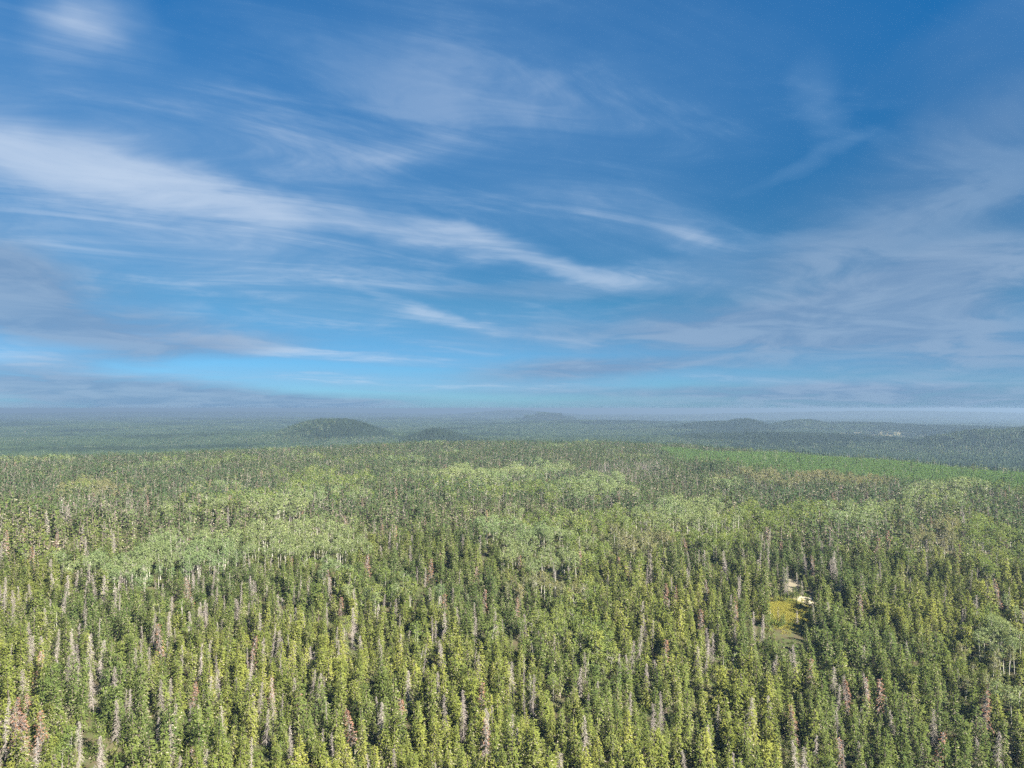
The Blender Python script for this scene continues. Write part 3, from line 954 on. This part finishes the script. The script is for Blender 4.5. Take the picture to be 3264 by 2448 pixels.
def place_label(look, px, py):
    """look first, then where the tip stands in the photograph"""
    (a, _), (b, _) = words_of(round(px)), words_of(round(py))
    base = f'{look}, tip {a} percent across, {b} percent down'
    if base not in seen_labels:
        seen_labels.add(base)
        return base
    for extra in ('left of its twin', 'just behind its twin', 'right of its twin', 'in front of its twin', 'between its twins', 'tallest of its twins', 'lowest of its twins'):
        lab = base + ', ' + extra
        if lab not in seen_labels:
            seen_labels.add(lab)
            return lab
    return base


for i in np.where(single)[0][np.argsort(-shown[np.where(single)[0]])]:
    t = trees[i]
    kd, k = t[2], t[3]
    e = bpy.data.objects.new(TREE_NAMES[kd], None)
    e.empty_display_size = 0.5
    e.location = (TX[i], TY[i], TZ[i])
    e.rotation_euler = (t[5], t[6], t[7])
    e.scale = (t[4] * WIDE[kd] * rng.uniform(0.85, 1.15),) * 2 + (t[4],)
    px = np.clip(tip_x[i] / GW * 100, 0, 100); py = np.clip(tip_y[i] / GH * 100, 0, 100)
    lab = place_label(LOOKS[kd][k], px, py)
    tag(e, lab, TREE_CAT[kd], TREE_GROUP[kd])
    COL.objects.link(e)
    for nm, me in part_meshes(kd, k):
        c = bpy.data.objects.new(nm, me)
        c.parent = e
        if nm != 'trunk': c['kind'] = 'stuff'
        COL.objects.link(c)

# ------------------------------------------------------------------ the rest of the forest: masses nobody could count
LIB = {}


def library(key, protos, mats):
    """prototype meshes for the masses, kept outside the scene"""
    col = bpy.data.collections.new('library_' + key)
    for i, (parts, h, r) in enumerate(protos):
        v, f, m = join(parts)
        o = mesh_object(f'{key}_{i:02d}', v, f, mats, m, link=False)
        col.objects.link(o)
    return col


def gn_group(col):
    ng = bpy.data.node_groups.new('scatter', 'GeometryNodeTree')
    ng.interface.new_socket('Geometry', in_out='INPUT', socket_type='NodeSocketGeometry')
    ng.interface.new_socket('Geometry', in_out='OUTPUT', socket_type='NodeSocketGeometry')
    gi = ng.nodes.new('NodeGroupInput'); go = ng.nodes.new('NodeGroupOutput')
    ip = ng.nodes.new('GeometryNodeInstanceOnPoints')
    ci = ng.nodes.new('GeometryNodeCollectionInfo')
    ci.inputs['Collection'].default_value = col
    ci.inputs['Separate Children'].default_value = True
    ci.inputs['Reset Children'].default_value = True
    def attr(nm, ty):
        a = ng.nodes.new('GeometryNodeInputNamedAttribute'); a.data_type = ty
        a.inputs['Name'].default_value = nm
        return a.outputs['Attribute']
    L = ng.links.new
    L(gi.outputs[0], ip.inputs['Points'])
    L(ci.outputs[0], ip.inputs['Instance'])
    ip.inputs['Pick Instance'].default_value = True
    L(attr('idx', 'INT'), ip.inputs['Instance Index'])
    L(attr('rot', 'FLOAT_VECTOR'), ip.inputs['Rotation'])
    L(attr('scl', 'FLOAT_VECTOR'), ip.inputs['Scale'])
    L(ip.outputs[0], go.inputs[0])
    return ng


def mass(name, col, x, y, z, idx, rot, scl, label, cat):
    me = bpy.data.meshes.new(name)
    n = len(x)
    me.vertices.add(n)
    me.vertices.foreach_set('co', np.stack([x, y, z], 1).astype(np.float32).ravel())
    a = me.attributes.new('idx', 'INT', 'POINT'); a.data.foreach_set('value', np.asarray(idx, np.int32))
    a = me.attributes.new('rot', 'FLOAT_VECTOR', 'POINT'); a.data.foreach_set('vector', np.asarray(rot, np.float32).ravel())
    a = me.attributes.new('scl', 'FLOAT_VECTOR', 'POINT'); a.data.foreach_set('vector', np.asarray(scl, np.float32).ravel())
    o = bpy.data.objects.new(name, me)
    COL.objects.link(o)
    md = o.modifiers.new('scatter', 'NODES')
    md.node_group = gn_group(col)
    tag(o, label, cat, kind='stuff')
    return o


MASS_NAME = {'spruce': ('spruce_forest', 'dense dark green spruce forest covering the near plateau', 'forest'),
             'grey': ('dead_spruce_stand', 'small grey dead spruces scattered through the farther forest', 'dead trees'),
             'rust': ('rusty_spruce_stand', 'tiny rust dead spruces scattered through the farther forest', 'dead trees'),
             'aspen': ('aspen_woodland', 'farther blue-green aspen woodland among the spruces', 'woodland'),
             'birch': ('birch_woodland', 'farther yellow-green birch woodland among the spruces', 'woodland'),
             'pale': ('pale_birch_woodland', 'farther thin tan birch woodland among the spruces', 'woodland'),
             'bare': ('bare_aspen_woodland', 'farther leafless white aspens', 'woodland')}
FAR_SWITCH = 430.0
for kd, (near_p, far_p, mt, mc, mw) in KINDS.items():
    ids = np.where((TK == kd) & ~single)[0]
    if len(ids) == 0: continue
    protos = list(near_p) + (list(far_p) if far_p is not near_p else [])
    col = library(kd, protos, [mt, mc, mw])
    idx = np.array([trees[i][3] for i in ids])
    if far_p is not near_p:
        far = TR[ids] > FAR_SWITCH
        idx = np.where(far, len(near_p) + idx % len(far_p), idx)
    rot = np.array([(trees[i][5], trees[i][6], trees[i][7]) for i in ids])
    s = np.array([trees[i][4] for i in ids])
    wz = s * WIDE[kd] * rng.uniform(0.85, 1.15, len(ids)) * np.interp(TR[ids], [220, 480], [1.0, 1.15])
    mass(MASS_NAME[kd][0], col, TX[ids], TY[ids], TZ[ids], idx, rot, np.stack([wz, wz, s], 1), MASS_NAME[kd][1], MASS_NAME[kd][2])

# young pine plantation, rows of even small trees
def plantation():
    c = 2.3
    gx, gy = np.meshgrid(np.arange(80, 950, c), np.arange(400, 1400, c))
    x = gx.ravel() + rng.uniform(-.8, .8, gx.size); y = gy.ravel() + rng.uniform(-.8, .8, gx.size)
    r = np.hypot(x, y); az = np.degrees(np.arctan2(x, y))
    inn = np.interp(az, [11.5, 13, 18, 25, 31, 37, 42], [1180, 960, 850, 810, 775, 745, 720]) + 10 * np.sin(az * 3)
    k = (az > 12.0 + 0.5 * np.sin(r / 40)) & (az < AZ_MAX) & (r > inn) & (r < np.interp(az, EDGE_AZ, EDGE_R) + np.interp(az, [16, 22], [60, 130])) & (rng.random(x.size) < 0.94)
    x, y = x[k], y[k]
    n = len(x)
    col = library('pine', P_PINE, [M_BARK, M_PINE])
    s = rng.uniform(0.8, 1.12, n)
    rot = np.stack([np.zeros(n), np.zeros(n), rng.random(n) * 6.28], 1)
    mass('young_pine_plantation', col, x, y, terrain(x, y), rng.integers(0, 3, n), rot, np.stack([s, s, s], 1),
         'even bright green plantation of young pines beyond the mixed wood at right', 'plantation')


plantation()


def undergrowth():
    n = 16000
    r = np.sqrt(rng.uniform(90 ** 2, 460 ** 2, n)); az = np.radians(rng.uniform(-AZ_MAX, AZ_MAX, n))
    x, y = r * np.sin(az), r * np.cos(az)
    k = ~in_patch(x, y, 0.75)
    x, y = x[k], y[k]; n = len(x)
    col = library('shrub', P_SHRUB, [M_BARK, M_SHRUB])
    s = rng.uniform(0.5, 1.5, n)
    rot = np.stack([np.zeros(n), np.zeros(n), rng.random(n) * 6.28], 1)
    mass('undergrowth', col, x, y, terrain(x, y), rng.integers(0, 3, n), rot, np.stack([s, s, s * rng.uniform(.6, 1.4, n)], 1),
         'low green shrubs on the forest floor between the trunks', 'undergrowth')
    # grass of the clearing
    n = 9000
    cx, cy_, a, b, ang, _ = GROUND_PATCHES[0]
    u = rng.normal(0, 0.5, n) * a; v = rng.normal(0, 0.5, n) * b
    x = cx + u * math.cos(ang) - v * math.sin(ang); y = cy_ + u * math.sin(ang) + v * math.cos(ang)
    col = library('tuft', P_TUFT, [M_BARK, M_GRASS])
    s = rng.uniform(0.6, 1.5, n)
    rot = np.stack([np.zeros(n), np.zeros(n), rng.random(n) * 6.28], 1)
    mass('meadow_grass', col, x, y, terrain(x, y), rng.integers(0, 3, n), rot, np.stack([s, s, s], 1),
         'yellow-green grass of the small clearing among the spruces', 'grass')


undergrowth()


# distant forest: patches of small trees
def patch(seed, size, ntree, conifer, aspen, snag, big=1.0, cm=0):
    rs = np.random.default_rng(seed)
    g = Geo()
    for k in range(ntree):
        x, y = rs.uniform(-size / 2, size / 2, 2)
        u = rs.random()
        if u < conifer:
            h, r_ = rs.uniform(10, 18) * (big ** 0.25), rs.uniform(1.5, 2.5) * big
            a0 = rs.random() * 6
            for (z0, z1, q) in ((0.10, 0.62, 1.0), (0.45, 1.0, 0.62)):
                k0 = g.n
                for s in range(5):
                    a = a0 + s * 1.2566
                    rr = r_ * q * rs.uniform(0.6, 1.2)
                    g.v.append((x + rr * math.cos(a), y + rr * math.sin(a), h * z0 + rs.normal(0, .5)))
                g.v.append((x + rs.normal(0, .2), y, h * z1)); g.n += 6
                for s in range(5):
                    g.f.append((k0 + s, k0 + (s + 1) % 5, k0 + 5)); g.m.append(cm)
        elif u < conifer + aspen:
            h, r_ = rs.uniform(10, 15) * (big ** 0.25), rs.uniform(1.8, 3.0) * big
            c = np.array([x, y, h * 0.68])
            for q in range(12):
                o = rs.normal(0, 1, 3); o /= np.linalg.norm(o); o[2] = abs(o[2]) * 1.1 - 0.2
                p = c + o * np.array([r_, r_, h * 0.3])
                d = np.cross(o, rs.normal(0, 1, 3)); d /= np.linalg.norm(d)
                spray(g, p - d * 0.8 * big, d, 1.7 * big, 1.4 * big, 1, rs, nrm=o + np.array([0, 0, 0.4]))
            if rs.random() < 0.4: g.strip((x, y, 0), (x, y, h * 0.75), 0.14 * big, 0.1, 3)
        else:
            h = rs.uniform(9, 16)
            g.strip((x, y, 0), (x + rs.normal(0, .4), y, h), 0.16 * big, 0.05, 2)
            for q in range(6):
                z = h * rs.uniform(0.35, 0.9); a = rs.random() * 6.28
                g.strip((x, y, z), (x + math.cos(a) * 1.0, y + math.sin(a) * 1.0, z - 0.5), 0.07 * big, 0, 2)
    return {'crown': g}


def distant():
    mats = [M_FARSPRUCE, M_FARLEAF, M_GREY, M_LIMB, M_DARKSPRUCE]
    protos, S, Mm, L = [], 16.0, 40.0, 120.0
    mixes = [(0.93, 0.03, 0.04), (0.80, 0.14, 0.06), (0.45, 0.48, 0.07), (0.60, 0.12, 0.28), (0.12, 0.05, 0.35)]
    names = []
    for si, (size, n, big) in enumerate(((S, 11, 1.0), (Mm, 66, 1.0), (L, 330, 1.5))):
        for j, (c, a, s) in enumerate(mixes):
            if j == 4: n2 = max(2, int(n * 0.16)); c, a, s = 0.3, 0.2, 0.5
            else: n2 = n
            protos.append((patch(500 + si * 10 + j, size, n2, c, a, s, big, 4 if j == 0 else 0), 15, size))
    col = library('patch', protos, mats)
    X, Y, Z, I, ROT = [], [], [], [], []
    def zone(size, r0, r1, base, cond):
        m_ = int(r1 / size) + 1
        gx, gy = np.meshgrid(np.arange(-int(m_ * 0.75), int(m_ * 0.75) + 1), np.arange(int(r0 * 0.6 / size), m_))
        x = (gx.ravel() + 0.5) * size; y = (gy.ravel() + 0.5) * size
        r = np.hypot(x, y); az = np.degrees(np.arctan2(x, y))
        k = (np.abs(az) < AZ_MAX) & (r > r0(az) if callable(r0) else r > r0) & (r < r1)
        x, y = x[k], y[k]
        sel = cond(x, y)
        x, y = x[sel], y[sel]
        n = len(x)
        f = np.sin(x / 173 + 1.4 * np.sin(y / 211)) + np.sin(y / 137 + 1.2 * np.sin(x / 263)) + rng.normal(0, 0.45, n)
        f2 = np.sin(x / 97 + 2 + 1.3 * np.sin(y / 149)) + np.sin(y / 290 - 1) + rng.normal(0, 0.4, n)
        j = np.where(f > 1.05, 2, np.where(f < -0.7, 0, 1))
        j = np.where((f2 > 1.25) & (j < 2), 3, j)
        rr_ = np.hypot(x, y)
        hill = (rr_ > 1900) & (terrain(x, y) > -50)
        j = np.where(hill & (j == 2) & (rng.random(n) < 0.7), 1, np.where(hill & (terrain(x, y) > -38), 0, j))
        for (cx, cy_, a, b, ang, _c) in GROUND_PATCHES[3:]:
            u = (x - cx) * math.cos(ang) + (y - cy_) * math.sin(ang); v = -(x - cx) * math.sin(ang) + (y - cy_) * math.cos(ang)
            j = np.where(((u / a) ** 2 + (v / b) ** 2 < 0.95) & (rng.random(n) < 0.8), 4, j)
        X.append(x); Y.append(y); Z.append(terrain(x, y)); I.append(base + j)
        ROT.append(np.stack([np.zeros(n), np.zeros(n), rng.integers(0, 4, n) * math.pi / 2], 1))
    e0 = 16.0
    def steep(x, y):
        gxx = (terrain(x + 20, y) - terrain(x - 20, y)) / 40; gyy = (terrain(x, y + 20) - terrain(x, y - 20)) / 40
        return np.hypot(gxx, gyy) > 0.075
    rin = lambda az: np.interp(az, EDGE_AZ, EDGE_R) + 130
    def zone2(size, base, r1, cond):
        # from the plateau edge outwards
        zone(size, 700, r1, base, lambda x, y: cond(x, y) & (np.hypot(x, y) > rin(np.degrees(np.arctan2(x, y)))))
    # the big squares of 40 m decide who is steep; steep squares are filled with small patches
    def small_cond(x, y):
        cx = (np.floor(x / Mm) + 0.5) * Mm; cy_ = (np.floor(y / Mm) + 0.5) * Mm
        return steep(cx, cy_) & (np.hypot(cx, cy_) < 4600)
    def mid_cond(x, y):
        return ~steep(x, y)
    zone2(8.0 * 2, 0, 4600, small_cond)
    zone2(Mm, 5, 4600, mid_cond)
    zone(L, 4600, 15000, 10, lambda x, y: np.ones(len(x), bool))
    x, y, z, i_, rot = map(np.concatenate, (X, Y, Z, I, ROT))
    n = len(x)
    print('distant patches', n)
    s = np.stack([np.ones(n), np.ones(n), rng.uniform(0.92, 1.1, n)], 1)
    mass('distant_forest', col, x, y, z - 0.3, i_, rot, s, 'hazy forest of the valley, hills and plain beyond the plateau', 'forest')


distant()

# ------------------------------------------------------------------ haze
def build_haze():
    b, z0, z1 = 46000.0, -260.0, 81.0
    v = [(x, y, z) for z in (z0, z1) for y in (-b, b) for x in (-b, b)]
    f = [(0, 2, 3, 1), (4, 5, 7, 6), (0, 1, 5, 4), (2, 6, 7, 3), (0, 4, 6, 2), (1, 3, 7, 5)]
    m_, g = new_mat('haze')
    pv = g.new('ShaderNodeVolumePrincipled')
    pv.inputs['Color'].default_value = (0.275, 0.395, 0.535, 1)
    pv.inputs['Density'].default_value = HAZE_DENSITY
    pv.inputs['Anisotropy'].default_value = 0.3
    o = g.new('ShaderNodeOutputMaterial'); g.put(o.inputs['Volume'], pv.outputs[0])
    h = mesh_object('haze', v, f, [m_])
    tag(h, 'thin blue haze over the far forest', 'haze', kind='stuff')


HAZE_DENSITY = 0.000165
build_haze()
print('tris', {k: [sum(sum(len(f) - 2 for f in g.f) for g in p[0].values()) for p in v[0]] for k, v in KINDS.items()})
print('singles', {k: int(((TK == k) & single).sum()) for k in KINDS}, 'trees', len(trees))
